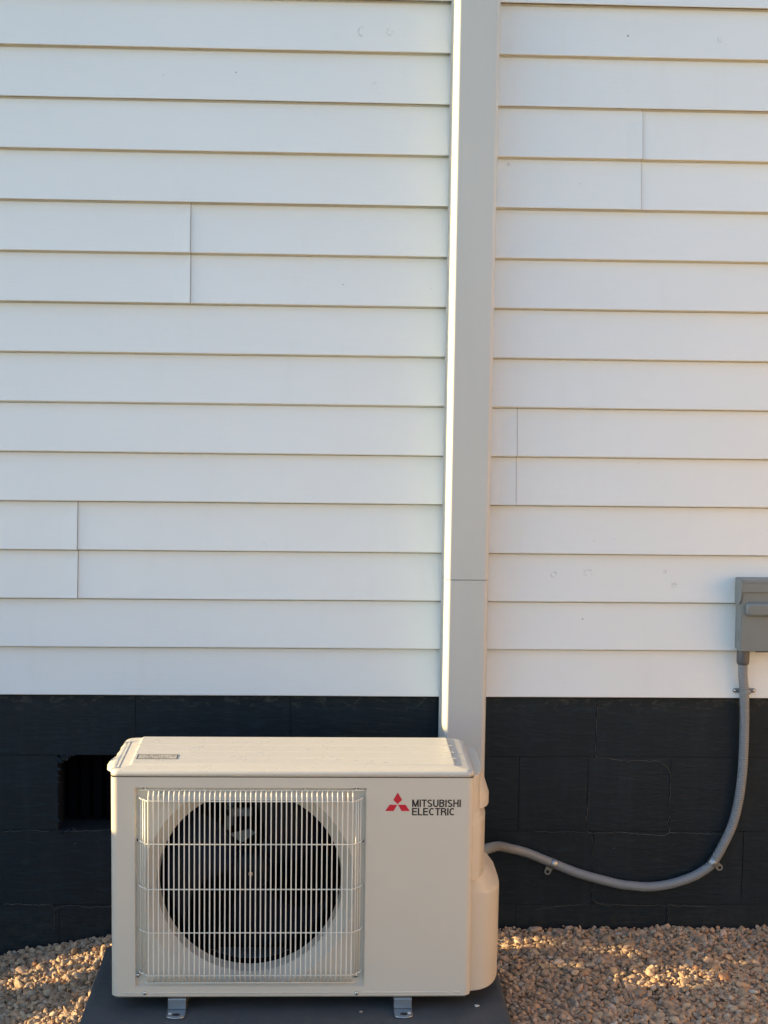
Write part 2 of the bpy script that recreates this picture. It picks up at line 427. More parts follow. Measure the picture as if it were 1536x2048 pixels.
# broken lumps of paint and mortar at the opening's edges
for (x, z, s_) in [(-.745,-.375,.010),(-.728,-.371,.008),(-.715,-.366,.007),(-.752,-.178,.008),(-.742,-.171,.010),(-.700,-.160,.006),(-.755,-.24,.005),(-.733,-.380,.006),(-.748,-.184,.010),(-.738,-.176,.011),(-.728,-.169,.009),(-.716,-.165,.007),(-.753,-.205,.008),(-.755,-.30,.005),(-.754,-.345,.007),(-.66,-.371,.005),(-.756,-.222,.006)]:
    m = MB(); cs = (x, YF+.001, z+ZS)
    bm = bmesh.new(); bmesh.ops.create_icosphere(bm, subdivisions=1, radius=s_)
    for v in bm.verts: v.co *= 1 + .45*noise.noise(v.co*120 + Vector((x*90, 0, 0)))
    m.add([(v.co.x+cs[0], v.co.y*.5+cs[1], v.co.z*.7+cs[2]) for v in bm.verts], [[v.index for v in f.verts] for f in bm.faces]); bm.free()
    m.build('mortar_lump', M_PAINT, found)

# ------------------------------------------------------------------ line set cover (the upright duct)
dc = thing('line_cover', (.306, -.01, ZS-.36), 'tall white plastic line cover running up the siding behind the heat pump', 'duct cover')
def duct_sec(z0, z1, grow=0.0):
    prof = []
    xa, xb, xf0, xf1, d = .2475-grow, .3650+grow, .2515-grow, .3615+grow, -.084-grow
    r = .013
    prof.append((xa, -.002)); prof.append((xa, -.018)); prof.append((xa+.0022, -.030))
    for i in range(9):
        a = R(180 + 90*i/8); prof.append((xf0+.013 + .013*math.cos(a), d+.022 + .022*math.sin(a)))
    for i in range(9):
        a = R(270 + 90*i/8); prof.append((xf1-r + r*math.cos(a), d+r + r*math.sin(a)))
    prof.append((xf1+.0005, -.0215)); prof.append((xb, -.020)); prof.append((xb, -.002))
    zs_ = [z0 + (z1-z0)*k/12 for k in range(13)]
    m = MB(); m.loft([[(x, y, z) for x, y in prof] for z in zs_], True, (True, True))
    for i in range(len(m.sm)): pass
    o = m.build('cover_section', M_DUCT, dc)
    crisp(o, 22)
    return o
duct_sec(ZS-.36, ZS+.3195); duct_sec(ZS+.3212, ZS+2.60, .0004)
MB().box(.255, .357, -.080, -.004, ZS+.3190, ZS+.3218).build('section_joint', M_DARKGAP, dc)
MB().box(.2440, .3675, -.0225, -.0190, ZS-.36, ZS+2.60).build('back_plate', M_DUCT, dc)

# ------------------------------------------------------------------ pad
PT = ZS - .5625
pad = thing('equipment_pad', (-.114, -.59, 0), 'dark grey slab lying in the gravel under the outdoor heat pump', 'pad')
m = MB(); lp = []
for ins, z in ((0, -.04), (0, PT-.010), (.0025, PT-.004), (.008, PT-.0008), (.016, PT)):
    lp.append(rrect(-.590+ins, .362-ins, -.90+ins, -.290-ins, .030, z, 5))
m.loft(lp, True, (True, False)); top = rrect(-.574, .346, -.884, -.306, .030, PT, 5)
m.add(top, [tuple(range(len(top)))])
m.build('slab', M_PAD, pad)

# ------------------------------------------------------------------ outdoor unit
XA, XB = -.5264, .2736
YU, YR = -.6868, -.405
ZB0, ZT0 = zz(-.5335), zz(-.0312)
unit = thing('heat_pump', (-.126, -.54, PT), 'ivory outdoor heat pump with round fan behind a wire guard and a red diamond logo', 'heat pump')
# front panel: flat face with rounded upright corners, recess, dished ring round the fan
FX0, FX1, FZ0, FZ1 = -.4735, .0355, zz(-.5085), zz(-.0545)        # recess
YD = YU + .011
fpn = MB()
cr = .015
def flat_ring(o, i, yo, yi, sm=False):
    (ox0, ox1, oz0, oz1), (ix0, ix1, iz0, iz1) = o, i
    fpn.add([(ox0,yo,oz0),(ox1,yo,oz0),(ox1,yo,oz1),(ox0,yo,oz1),(ix0,yi,iz0),(ix1,yi,iz0),(ix1,yi,iz1),(ix0,yi,iz1)],
            [(0,1,5,4),(1,2,6,5),(2,3,7,6),(3,0,4,7)], sm)
flat_ring((XA+cr, XB-cr, ZB0+.004, ZT0), (FX0, FX1, FZ0, FZ1), YU, YU)
flat_ring((FX0, FX1, FZ0, FZ1), (FX0+.004, FX1-.004, FZ0+.004, FZ1-.003), YU, YD)
# corners and returns
def corner(cx, a0, a1):
    L = []
    for i in range(9):
        a = R(a0 + (a1-a0)*i/8); L.append([(cx + cr*math.cos(a), YU+cr + cr*math.sin(a), z) for z in (ZB0+.004, ZT0)])
    fpn.loft(L, True, (False, False), closed=False)
corner(XA+cr, 270, 180); corner(XB-cr, 270, 360)
fpn.add([(XA,YU+cr,ZB0+.004),(XA,YR,ZB0+.004),(XA,YR,ZT0),(XA,YU+cr,ZT0)], [(0,1,2,3)])
fpn.add([(XB,YU+cr,ZB0+.004),(XB,YR,ZB0+.004),(XB,YR,ZT0),(XB,YU+cr,ZT0)], [(0,1,2,3)])
fpn.add([(XA+.01,YU+.004,ZB0),(XB-.01,YU+.004,ZB0),(XB-.01,YR,ZB0),(XA+.01,YR,ZB0)], [(0,1,2,3)])
fpn.add([(XA+cr,YU,ZB0+.004),(XB-cr,YU,ZB0+.004),(XB-.010,YU+.004,ZB0),(XA+.010,YU+.004,ZB0)], [(0,1,2,3)])
fpn.add([(XA,YU+cr,ZB0+.004),(XA,YR,ZB0+.004),(XA+.01,YR,ZB0),(XA+.01,YU+.004,ZB0)], [(0,1,2,3)])
fpn.add([(XB,YU+cr,ZB0+.004),(XB,YR,ZB0+.004),(XB-.01,YR,ZB0),(XB-.01,YU+.004,ZB0)], [(0,1,2,3)])
# plate, dish, throat
CX, CZ, RO, RI = -.222, zz(-.280), .236, .2035
N = 128; ZC1, ZC2 = zz(-.0705), zz(-.0830)
bx = (FX0+.004, FX1-.004, FZ0+.004, FZ1-.003)
outer, dish, thr, bell = [], [], [], []
angs = sorted([2*math.pi*k/N for k in range(N)] + [math.atan2(bz-CZ, bx_-CX) % (2*math.pi) for bx_ in bx[:2] for bz in bx[2:]])
for a in angs:
    c_, s_ = math.cos(a), math.sin(a)
    t = min([((bx[1]-CX)/c_ if c_ > 0 else (bx[0]-CX)/c_) if abs(c_) > 1e-9 else 9, ((bx[3]-CZ)/s_ if s_ > 0 else (bx[2]-CZ)/s_) if abs(s_) > 1e-9 else 9])
    outer.append((CX+t*c_, YD, CZ+t*s_))
    ro = min(RO, t-.004)
    def clip(r, zc):
        if s_ > 0 and CZ + r*s_ > zc: return (CX + r*c_, zc)
        return (CX + r*c_, CZ + r*s_)
    x, z = clip(ro, ZC1); dish.append((x, YD, z))
    x, z = clip(RI+.004, ZC2); thr.append((x, YD+.026, z))
    x, z = clip(RI, ZC2-.002); bell.append((x, YD+.060, z))
def tw(a, b, sm):
    n = len(a); fpn.add(a + b, [(i, (i+1) % n, n+(i+1) % n, n+i) for i in range(n)], sm)
tw(outer, dish, False); tw(dish, thr, True); tw(thr, bell, True)
front = fpn.build('front_panel', M_IVORY, unit)
# ledge across the top of the recess, embossed line low on the front
def wedge(x0, x1, zt, zb, yt, yb, nm, par, mat=M_IVORY):
    m = MB(); m.add([(x0,yt,zt),(x1,yt,zt),(x1,yb,zb),(x0,yb,zb),(x0,YD+.004,zt),(x1,YD+.004,zt),(x1,YD+.004,zb),(x0,YD+.004,zb)],
                    [(0,1,2,3),(3,2,6,7),(0,3,7,4),(1,2,6,5),(4,5,1,0)])
    return m.build(nm, mat, par)
wedge(-.438, -.012, zz(-.0655), zz(-.0835), YD+.0005, YU+.0015, 'recess_ledge', unit)
for x0, x1 in ((-.500, -.463), (-.441, .008), (.030, .222), (.236, .252)):
    m = MB(); z = zz(-.5225)
    m.add([(x0,YU,z-.0028),(x1,YU,z-.0028),(x1,YU,z+.0018),(x0,YU,z+.0018),(x0+.002,YU-.0013,z),(x1-.002,YU-.0013,z),(x1-.002,YU-.0010,z+.0008),(x0+.002,YU-.0010,z+.0008)],
          [(0,1,5,4),(4,5,6,7),(7,6,2,3),(0,4,7,3),(1,2,6,5)])
    m.build('embossed_line', M_IVORY, unit)
# dark inside of the casing
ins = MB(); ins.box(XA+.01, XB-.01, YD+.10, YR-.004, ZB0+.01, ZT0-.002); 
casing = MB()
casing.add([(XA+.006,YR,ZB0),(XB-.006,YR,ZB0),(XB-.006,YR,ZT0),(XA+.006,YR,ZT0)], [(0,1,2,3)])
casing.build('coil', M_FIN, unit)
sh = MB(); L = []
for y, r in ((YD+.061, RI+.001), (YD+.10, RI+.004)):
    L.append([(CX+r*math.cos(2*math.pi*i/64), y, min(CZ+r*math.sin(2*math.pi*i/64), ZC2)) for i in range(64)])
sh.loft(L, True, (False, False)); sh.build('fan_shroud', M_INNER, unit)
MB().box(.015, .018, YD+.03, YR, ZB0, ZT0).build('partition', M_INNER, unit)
# fan: three swept blades on a hub
fan = MB(); L = []
for y, r in ((YD+.052, .004), (YD+.050, .018), (YD+.055, .040), (YD+.075, .047), (YD+.115, .047)):
    L.append([(CX+r*math.cos(2*math.pi*i/36), y, CZ+.012+r*math.sin(2*math.pi*i/36)) for i in range(36)])
fan.loft(L, True); fano = fan.build('fan', M_BLACK, unit)
for b in range(3):
    m = MB(); a0 = R(35 + 120*b); rows_ = []
    for i in range(10):
        t = i/9; r = .040 + (.192-.040)*t; row = []
        span = R(58 + 22*t)
        for k in range(10):
            u = k/9; a = a0 + span*(u-.5) + R(26)*t*t
            y = YD + .070 + .050*(1-u)*(.6+.4*t) - .01*math.sin(u*3.14)
            row.append((CX + r*math.cos(a), y, CZ+.012 + r*math.sin(a)))
        rows_.append(row)
    m.loft(rows_, True, (False, False), closed=False)
    m.build('blade', M_BLACK, fano)
L = MB(); L.loft([[(CX+.001+r*math.cos(2*math.pi*i/20), y, CZ+.0125+r*math.sin(2*math.pi*i/20)) for i in range(20)] for y, r in ((YD+.049,.0062),(YD+.043,.0062),(YD+.041,.0050),(YD+.041,.0034),(YD+.046,.0030))], False, (False, True))
L.build('fan_nut', M_STEEL, fano)
# motor bracket seen through the guard
mb = MB(); mb.box(-.280, -.266, YD+.150, YD+.156, zz(-.19), zz(-.05)); mb.box(-.280, -.222, YD+.118, YD+.128, zz(-.158), zz(-.140)); mb.box(-.280,-.271, YD+.118, YD+.150, zz(-.19), zz(-.142))
mb.build('motor_bracket', M_BRKT, unit)
m = MB(); m.add([(-.272,YD+.105,zz(-.196)),(-.226,YD+.105,zz(-.184)),(-.214,YD+.105,zz(-.194)),(-.244,YD+.105,zz(-.216)),(-.272,YD+.113,zz(-.196)),(-.226,YD+.113,zz(-.184)),(-.214,YD+.113,zz(-.194)),(-.244,YD+.113,zz(-.216))],
                [(0,1,2,3),(4,5,6,7),(0,1,5,4),(1,2,6,5),(2,3,7,6),(3,0,4,7)]); m.build('bracket_tab', M_BRKT, unit)
MB().box(-.30, -.14, YD+.105, YD+.17, ZB0+.012, ZB0+.045).build('base_pan', M_BRKT, unit)

# wire guard
guard = MB(); YG = YU - .0135; rw = .00145
x0g, x1g = -.4425, .0052
def rod(pts, r=rw, n=6):
    m = MB(); m.tube(pts, r, n, True); return m
gz_top, gz_b, zrod = zz(-.0820), zz(-.4780), [zz(-.0820), zz(-.1790), zz(-.2810), zz(-.3800), zz(-.4780)]
YP = YD - .0015
# frame rod around the back of the basket is the guard itself, its wires are parts of it
fr = MB()
fr.tube(smooth_path([(-.452, YP, zz(-.0560)), (-.450, YP-.004, zz(-.0590)), (-.444, YU+.004, zz(-.0610)), (-.430, YU+.004, zz(-.0610)), (-.0, YU+.004, zz(-.0610)), (.006, YU+.004, zz(-.0610)), (.012, YP-.004, zz(-.0590)), (.014, YP, zz(-.0560))], 5), rw, 6)
guardo = fr.build('wire_guard', M_WIRE, unit)
for i in range(41):
    x = x0g + (x1g-x0g)*i/40 + rnd.gauss(0, .00015)
    rod(smooth_path([(x, YU+.0035, zz(-.0600)), (x, YU-.002, zz(-.0640)), (x, YG+.003, zz(-.0740)), (x, YG, zz(-.0830)), (x, YG, zz(-.25)), (x, YG, zz(-.4700)), (x, YG+.003, zz(-.4830)), (x, YU+.001, zz(-.4930)), (x, YP+.001, zz(-.5000))], 3)).build('wire', M_WIRE, guardo)
for side in (-1, 1):
    for j, dx in enumerate((.0075, .0125, .0180)):
        xe = (x0g if side < 0 else x1g) + side*dx
        y = YG + (.006, .012, .018)[j]
        rod([(xe, y, zz(-.0800)+j*.001), (xe, y, zz(-.2)), (xe, y, zz(-.4790)-j*.001)]).build('wire', M_WIRE, guardo)
for z in zrod:
    xa, xb = x0g-.001, x1g+.001
    rod(smooth_path([(xa-.0225, YP, z+.006), (xa-.0185, YU-.001, z+.004), (xa-.009, YG+.0085, z+.0015), (xa, YG+.0028, z), (xa+.01, YG+.0026, z), (-.30, YG+.0026, z), (-.10, YG+.0026, z), (xb-.01, YG+.0026, z), (xb, YG+.0028, z), (xb+.009, YG+.0085, z+.0015), (xb+.0185, YU-.001, z+.004), (xb+.0225, YP, z+.006)], 4)).build('cross_wire', M_WIRE, guardo)
rod([(-.452, YP-.004, zz(-.5015)), (-.2, YP-.004, zz(-.5015)), (.014, YP-.004, zz(-.5015))]).build('cross_wire', M_WIRE, guardo)
for x in (-.322, -.100):
    rod([(x, YU+.004, zz(-.0610)), (x, YP, zz(-.0560)), (x, YP+.004, zz(-.0555))]).build('hook', M_WIRE, guardo)
rod([(-.432, YU+.002, zz(-.083)), (-.415, YU+.004, zz(-.071)), (-.408, YU+.006, zz(-.066))], .0017).build('hook', M_WIRE, guardo)
# small holes beside the hooks
def disc(x, z, y, r, nm, mat, par, n=14):
    m = MB(); m.loft([[(x+r*math.cos(2*math.pi*i/n), yy, z+r*math.sin(2*math.pi*i/n)) for i in range(n)] for yy in (y+.0005, y)], False); return m.build(nm, mat, par)
for x, z, r in ((-.4545,-.0570,.0027),(-.4480,-.0570,.0023),(.0105,-.0575,.0027),(.0160,-.0575,.0023),(-.468,-.176,.0026),(.0285,-.178,.0026)):
    disc(x, zz(z), YD-.0006, r, 'hole', M_DARKGAP, unit)
def screw(x, z, y, r, par=unit, mat=M_STEEL, ax='y', d=1.0):
    m = MB(); L = []
    for t, rr in ((0, 1), (.25, .98), (.55, .85), (.8, .6), (.95, .3)):
        L.append([(x+r*rr*math.cos(2*math.pi*i/16), y - r*.75*t*d, z+r*rr*math.sin(2*math.pi*i/16)) for i in range(16)])
    m.loft(L, True); return m.build('screw', mat, par)
screw(-.4690, zz(-.4850), YP, .0058); screw(.0160, zz(-.4865), YP, .0058)
screw(-.4520, zz(-.5225), YU, .0044); screw(.0190, zz(-.5240), YU, .0044)

# lid
lid = MB(); LX0, LX1, LY0, LY1 = XA-.0008, XB+.0008, YU-.0010, YR+.004
steps = [(0,0,-.0290),(0,0,-.0235),(.0010,.0008,-.0200),(.0035,.0030,-.0172),(.0080,.0075,-.0155),(.0150,.0140,-.0146),(.0360,.0330,-.0138),(.0395,.0365,-.0128),(.0415,.0385,-.0108),(.0435,.0400,-.0102)]
def lid_loop(ix, iy, z, r0=.018):
    pts = rrect(LX0+ix, LX1-ix, LY0+iy, LY1-iy*.25, max(.004, r0-ix*.4), z, 6); out = []
    for x, y, zt in pts:
        out.append((x, y, zt))
    return out
LL = [lid_loop(a, b, zz(c)) for a, b, c in steps]
lid.loft(LL, True, (True, False)); lid.add(LL[-1], [tuple(range(len(LL[-1])))])
lido = lid.build('lid', M_LID, unit)
for y in (-.600, -.545, -.485):
    m = MB(); x0_, x1_ = LX0+.036, LX1-.034
    m.add([(x0_,y-.0022,zz(-.0102)),(x1_,y-.0022,zz(-.0102)),(x1_,y,zz(-.0095)),(x0_,y,zz(-.0095)),(x1_,y+.0022,zz(-.0102)),(x0_,y+.0022,zz(-.0102)),(x0_-.0,y,zz(-.0145)),(x1_,y,zz(-.0145))], [(0,1,2,3),(3,2,4,5),(0,3,5,6),(1,2,4,7)])
    m.build('pressed_rib', M_LID, lido)
# grip lip at the left end of the lid
m = MB(); L = []
for y, o_ in ((-.672,.0),(-.655,.010),(-.62,.014),(-.585,.013),(-.560,.008),(-.545,.004),(-.520,.0045),(-.500,.002),(-.47,.003),(-.44,.0)):
    xx = LX0
    L.append([(xx+.02, y, zz(-.0142)), (xx+.002, y, zz(-.0160)), (xx-o_, y, zz(-.0215)), (xx-o_+.001, y, zz(-.0245)), (xx+.004, y, zz(-.0262)), (xx+.02, y, zz(-.0262))])
m.loft(L, True); m.build('lid_grip', M_LID, lido)
MB().box(XA+.003, XB-.003, YU+.0012, YR-.002, zz(-.0313), zz(-.0289)).build('lid_seam', M_SEAM, unit)
# notice on the lid: border and rows of print too small to read
lab = M('notice_print', (.5,.46,.39), .5)
tn = lab.n('ShaderNodeTexNoise'); tn.inputs['Scale'].default_value = 420; tn.inputs['Detail'].default_value = 1; lab.l(lab.coord((1,.25,1)), tn.inputs['Vector'])
lab.color(lab.mix(lab.ramp(tn.outputs['Fac'], [(.42, 1.0), (.52, 0.0)]), (.46,.43,.37), (.13,.12,.11)))
notice = MB().box(-.4785, -.3875, -.6135, -.5755, zz(-.0101), zz(-.0097)).build('notice_label', M('notice_ground', (.40,.375,.33), .5).m, lido)
for y0_, y1_, x1_ in ((-.592,-.582,-.3935),(-.607,-.598,-.408)):
    MB().box(-.4725, x1_, y0_, y1_, zz(-.0097), zz(-.0094)).build('print_row', lab.m, notice)
b_ = MB()
for q in ((-.4785,-.3875,-.6135,-.6120),(-.4785,-.3875,-.5770,-.5755),(-.4785,-.4768,-.6120,-.5770),(-.3892,-.3875,-.6120,-.5770)): b_.box(*q, zz(-.0096), zz(-.0093))
b_.build('border', M_INK, notice)

# logo and lettering on the front
def dia(pts, nm='logo_diamond'):
    m = MB(); y = YU-.0004; n = len(pts)
    m.add([(x, y, zz(z)) for x, z in pts] + [(x, y+.0003, zz(z)) for x, z in pts], [tuple(range(n))] + [(i, (i+1) % n, n+(i+1) % n, n+i) for i in range(n)])
    return m.build(nm, M_RED, unit)
LX, LZc = .1042, -.0905
dia([(LX, -.0640), (LX+.0098, LZc+.0095), (LX, -.0903), (LX-.0098, LZc+.0095)])
dia([(LX-.0010, -.0917), (LX-.0088, -.1045-.0015), (LX-.0272, -.1060), (LX-.0176, -.0917)])
dia([(LX+.0010, -.0917), (LX+.0176, -.0917), (LX+.0272, -.1060), (LX+.0088, -.1060)])
def arc(cx, cy, rx, ry, a0, a1, n=10): return [(cx+rx*math.cos(R(a0+(a1-a0)*i/n)), cy+ry*math.sin(R(a0+(a1-a0)*i/n))) for i in range(n+1)]
H_ = .083   # half stroke, as a share of the cap height
GL = {
 'I': (.17, [[(.085,0),(.085,1)]]),
 'T': (.60, [[(.30,0),(.30,1)],[(0,1-H_),(.60,1-H_)]]),
 'L': (.52, [[(H_,1),(H_,H_),(.52,H_)]]),
 'E': (.58, [[(.58,1-H_),(H_,1-H_),(H_,H_),(.58,H_)],[(H_,.51),(.54,.51)]]),
 'H': (.64, [[(H_,0),(H_,1)],[(.64-H_,0),(.64-H_,1)],[(H_,.52),(.64-H_,.52)]]),
 'M': (.78, [[(H_,0),(H_,1)],[(.78-H_,0),(.78-H_,1)],[(H_*1.1,.97),(.39,.04)],[(.39,.04),(.78-H_*1.1,.97)]]),
 'U': (.64, [[(H_,1)]+arc(.32,.32,.32-H_,.32-H_,180,360)+[(.64-H_,1)]]),
 'S': (.60, [arc(.30,.735,.30-H_,.265-H_,25,270,12)[:-1]+arc(.30,.27,.30-H_,.27-H_,90,-155,12)]),
 'C': (.62, [arc(.34,.5,.34-H_,.5-H_,48,312,18)]),
 'B': (.62, [[(H_,0),(H_,1)],[(H_,1-H_)]+arc(.34,.755,.20,.245-H_,90,-90,8)+[(H_,.51)],[(.34,.51)]+arc(.35,.2915,.62-.35-H_,.2915-H_,90,-90,8)+[(H_,H_)]]),
 'R': (.63, [[(H_,0),(H_,1)],[(H_,1-H_)]+arc(.36,.735,.63-.36-H_-.01,.265-H_,90,-90,8)+[(H_,.47)],[(.36,.47),(.50,.42),(.545,.30),(.555,.10),(.59,0)]]),
}
def lettering(txt, x0, x1, z0, z1):
    m = MB(); gap = .085; W = sum(GL[c][0] for c in txt) + gap*(len(txt)-1); kx = (x1-x0)/W; kz = z1-z0; cx = 0
    lay = 0
    for ch in txt:
        for st in GL[ch][1]:
            lay += 1; y = YU - .0003 - .00003*(lay % 5); P = [Vector(p) for p in st]; Lf, Rt = [], []
            for i, p in enumerate(P):
                a = (p-P[i-1]).normalized() if i else None; b = (P[i+1]-p).normalized() if i < len(P)-1 else None
                a = a or b; b = b or a; t = (a+b).normalized(); nn = Vector((-t.y, t.x)); k = H_/max(.45, nn.dot(Vector((-a.y, a.x))))
                Lf.append(p+nn*k); Rt.append(p-nn*k)
            q = [(x0+(cx+v.x)*kx, y, z0+v.y*kz) for v in Lf+Rt]; n = len(P)
            m.add(q, [(i, i+1, n+i+1, n+i) for i in range(n-1)])
        cx += GL[ch][0] + gap - (.03 if ch in 'T' else 0)
    return m.build('lettering', M_INK, unit)
lettering('MITSUBISHI', .1362, .2448, zz(-.0968), zz(-.0798))
lettering('ELECTRIC', .1362, .2315, zz(-.1158), zz(-.0988))

# service cover on the right end, bulging out, with a grip hood above it
def plan(wd, z, y0=-.668, y1=-.420, n=26):
    """half-open outline from the front corner round to the back"""
    out = []
    for i in range(n+1):
        t = i/n; y = y0 + (y1-y0)*t
        out.append((XB + wd*(1-(1-min(1, t/.62))**2.6)**.55 + .0, y, z))
    return out
sv = MB(); prof = [(-.0315,.022),(-.033,.0262),(-.060,.0275),(-.118,.0285),(-.1185,.0295),(-.137,.0365),(-.1395,.0382),(-.142,.0388),(-.270,.0388)]
sv.loft([[(XB-.02, -.668, zz(z))] + plan(wd, zz(z)) + [(XB-.02, -.42, zz(z))] for z, wd in prof], True, (True, True), closed=True)
svo = crisp(sv.build('service_cover', M_IVORY, unit))
lw = MB(); prof2 = [(-.262,.0385),(-.306,.0715),(-.3085,.0735),(-.3115,.0758),(-.316,.0770),(-.322,.0774),(-.42,.0772),(-.530,.0764),(-.5335,.0750)]
lw.loft([[(XB-.02, -.655, zz(z))] + plan(wd, zz(z), -.655) + [(XB-.02, -.42, zz(z))] for z, wd in prof2], True, (True, True), closed=True)
crisp(lw.build('valve_cover', M_IVORY, unit))
hd = MB(); prof3 = [(-.036,.026),(-.092,.0445),(-.0945,.0452),(-.1155,.0452),(-.1172,.0445),(-.1174,.029)]
hd.loft([[(XB-.01, -.640, zz(z))] + plan(wd, zz(z), -.640, -.50) + [(XB-.01, -.50, zz(z))] for z, wd in prof3], True, (True, True), closed=True)
crisp(hd.build('grip_hood', M_IVORY, unit))
MB().box(XB+.074, XB+.0780, -.515, -.44, zz(-.440), zz(-.345)).build('side_label', M('label_white', (.62,.62,.60), .5).m, unit)
for z in (-.352, -.412): MB().box(XB+.075, XB+.0786, -.516, -.45, zz(z)-.006, zz(z)+.006).build('label_band', M('label_red', (.5,.03,.02), .5).m, unit)

# feet
for fx in (-.4015, .1015):
    m = MB(); x0_, x1_ = fx, fx+.042
    L = []
    for t in range(7):
        a = R(180*t/6); L.append((fx+.021 - .021*math.cos(a), -.725 - .012*math.sin(a)))
    out = [(x1_, -.42), (x0_, -.42)] + L
    m.loft([[(x, y, PT+.0005) for x, y in out], [(x, y, PT+.0045) for x, y in out]], False)
    m.box(x0_+.001, x1_-.001, -.693, -.43, PT+.0047, ZB0-.001)
    fo = m.build('foot', M_GALV, unit); bevel(fo, .0015, 2)
    disc2 = MB(); disc2.loft([[(fx+.022+.0085*math.cos(2*math.pi*i/18), -.7205+.006*math.sin(2*math.pi*i/18), z) for i in range(18)] for z in (PT+.0046, PT+.0052)], False); disc2.build('slot', M_DARKGAP, fo)
    nut = MB(); nx_ = fx + (.008 if fx < 0 else .034)
    nut.loft([[(nx_+r*math.cos(2*math.pi*i/12), -.7185+r*math.sin(2*math.pi*i/12), z) for i in range(12)] for z, r in ((PT+.0045,.0048),(PT+.0075,.0045),(PT+.0090,.0025))], True); nut.build('bolt', M_STEEL, fo)

# ------------------------------------------------------------------ conduit, straps, disconnect box
cdt = thing('conduit', (1.04, -.02, .1), 'grey ribbed flexible conduit hanging in a loop from the grey box to the heat pump', 'conduit')
path = [(1.0425,-.036,.100),(1.0445,-.035,.060),(1.0500,-.0315,.022),(1.0560,-.024,-.05),(1.0585,-.019,-.14),(1.0570,-.018,-.21),(1.0510,-.017,-.276),(1.0390,-.017,-.336),(1.0200,-.017,-.386),(.9880,-.017,-.448),(.9600,-.017,-.473),(.9270,-.017,-.491),
        (.8750,-.017,-.508),(.8190,-.017,-.516),(.7700,-.017,-.513),(.7250,-.017,-.506),(.6300,-.017,-.480),(.5540,-.018,-.450),(.4830,-.030,-.418),(.4350,-.055,-.398),(.4030,-.105,-.376),(.3820,-.180,-.352),(.3640,-.270,-.325),(.3400,-.370,-.296),(.3080,-.450,-.282)]
pp = smooth_path([(x, y, zz(z)) for x, y, z in path], 26)
# arc-length resample so ribs are even
seg = [0]
for a, b in zip(pp[:-1], pp[1:]): seg.append(seg[-1] + (b-a).length)
NS = int(seg[-1]/.00125); res = []; j = 0
for k in range(NS+1):
    d = seg[-1]*k/NS
    while j < len(seg)-2 and seg[j+1] < d: j += 1
    t = (d-seg[j])/max(1e-9, seg[j+1]-seg[j]); res.append(pp[j].lerp(pp[j+1], t))
def rib(k):
    d = k/NS*seg[-1]
    ribbed = 1.0 if d < .46 else max(.18, 1-(d-.46)*6)
    return .0125 + .0006*ribbed*math.cos(2*math.pi*k/5)
m = MB(); m.tube(res, rib, 20, True); m.build('tube', M_COND, cdt)
m = MB(); L = []
for z, r in ((.1335,.0160),(.1310,.0168),(.1050,.0166),(.0990,.0160),(.0955,.0145),(.0945,.0125)):
    L.append([(1.0425+r*math.cos(2*math.pi*i/28), -.036+r*math.sin(2*math.pi*i/28), zz(z)) for i in range(28)])
m.loft(L, True); m.build('connector', M_FIT, cdt)

def ring_band(center, tangent, r, wd, mat, name, par):
    t = Vector(tangent).normalized(); u = t.cross(Vector((0,1,0))).normalized(); v = Vector((0,-1,0)) - t*Vector((0,-1,0)).dot(t); v.normalize()
    c0 = Vector(center); m = MB(); L = []
    for s_ in (-wd/2, -wd*.3, wd*.3, wd/2):
        rr = r + (.0012 if abs(s_) < wd*.4 else .0004)
        L.append([c0 + t*s_ + (u*math.cos(a) + v*math.sin(a))*rr for a in [R(-20+220*i/22) for i in range(23)]])
    Li = [[c0 + (p-c0-t*(p-c0).dot(t))*((r-.0003)/((p-c0-t*(p-c0).dot(t)).length)) + t*((p-c0).dot(t)) for p in l] for l in L]
    m.loft(L, True, (False, False), closed=False); m.loft(Li, True, (False, False), closed=False)
    for a, b in ((0, 0), (-1, -1)):
        n = len(L[a]); m.add(L[a]+Li[b], [(i, i+1, n+i+1, n+i) for i in range(n-1)])
    return m.build(name, mat, par), u
def ear(c, d, wd, ln, y, mat, par):
    d = Vector(d).normalized(); s_ = Vector((-d.z, 0, d.x)); c = Vector(c); pts = [c - s_*wd/2]
    for i in range(9):
        a = R(-90+180*i/8); pts.append(c + d*(ln-wd/2) + d*math.cos(a)*wd/2 + s_*math.sin(a)*wd/2)
    pts.append(c + s_*wd/2); m = MB()
    m.loft([[(p.x, y-.0016, p.z) for p in pts], [(p.x, y, p.z) for p in pts]], False)
    o = m.build('ear', mat, par); e = c + d*(ln-wd*.5)
    return o, e
# two-hole strap up on the siding
s1 = thing('pipe_strap', (1.054, -.015, zz(.021)), 'grey two-hole strap screwed to the white siding below the box', 'pipe strap')
ring_band((1.0535,-.0315,zz(.021)), (0,0,1), .0132, .012, M_COND, 'band', s1)
for sg in (-1, 1):
    o, e = ear((1.0535+sg*.012,-.0185,zz(.021)), (sg,0,0), .0125, .0185, -.0178, M_COND, s1)
    screw(e.x, e.z, -.0193, .0048, s1)
def p_strap(name, c, tan, dirn, label):
    s_ = thing(name, (c[0], -.01, c[2]), label, 'pipe strap')
    ring_band(c, tan, .0133, .014, M_GALV, 'band', s_)
    d = Vector(dirn).normalized(); c0 = Vector(c) + d*.011
    o, e = ear((c0.x, 0, c0.z), d, .0175, .0285, YF-.0025, M_GALV, s_)
    disc(e.x, e.z, YF-.0048, .0048, 'hole', M_DARKGAP, s_)
def near(x, z):
    k = min(range(len(res)), key=lambda i: (res[i].x-x)**2 + (res[i].z-zz(z))**2 + (0 if .5 < res[i].x < 1.03 else 9)); return res[k], res[k+1]-res[k-1]
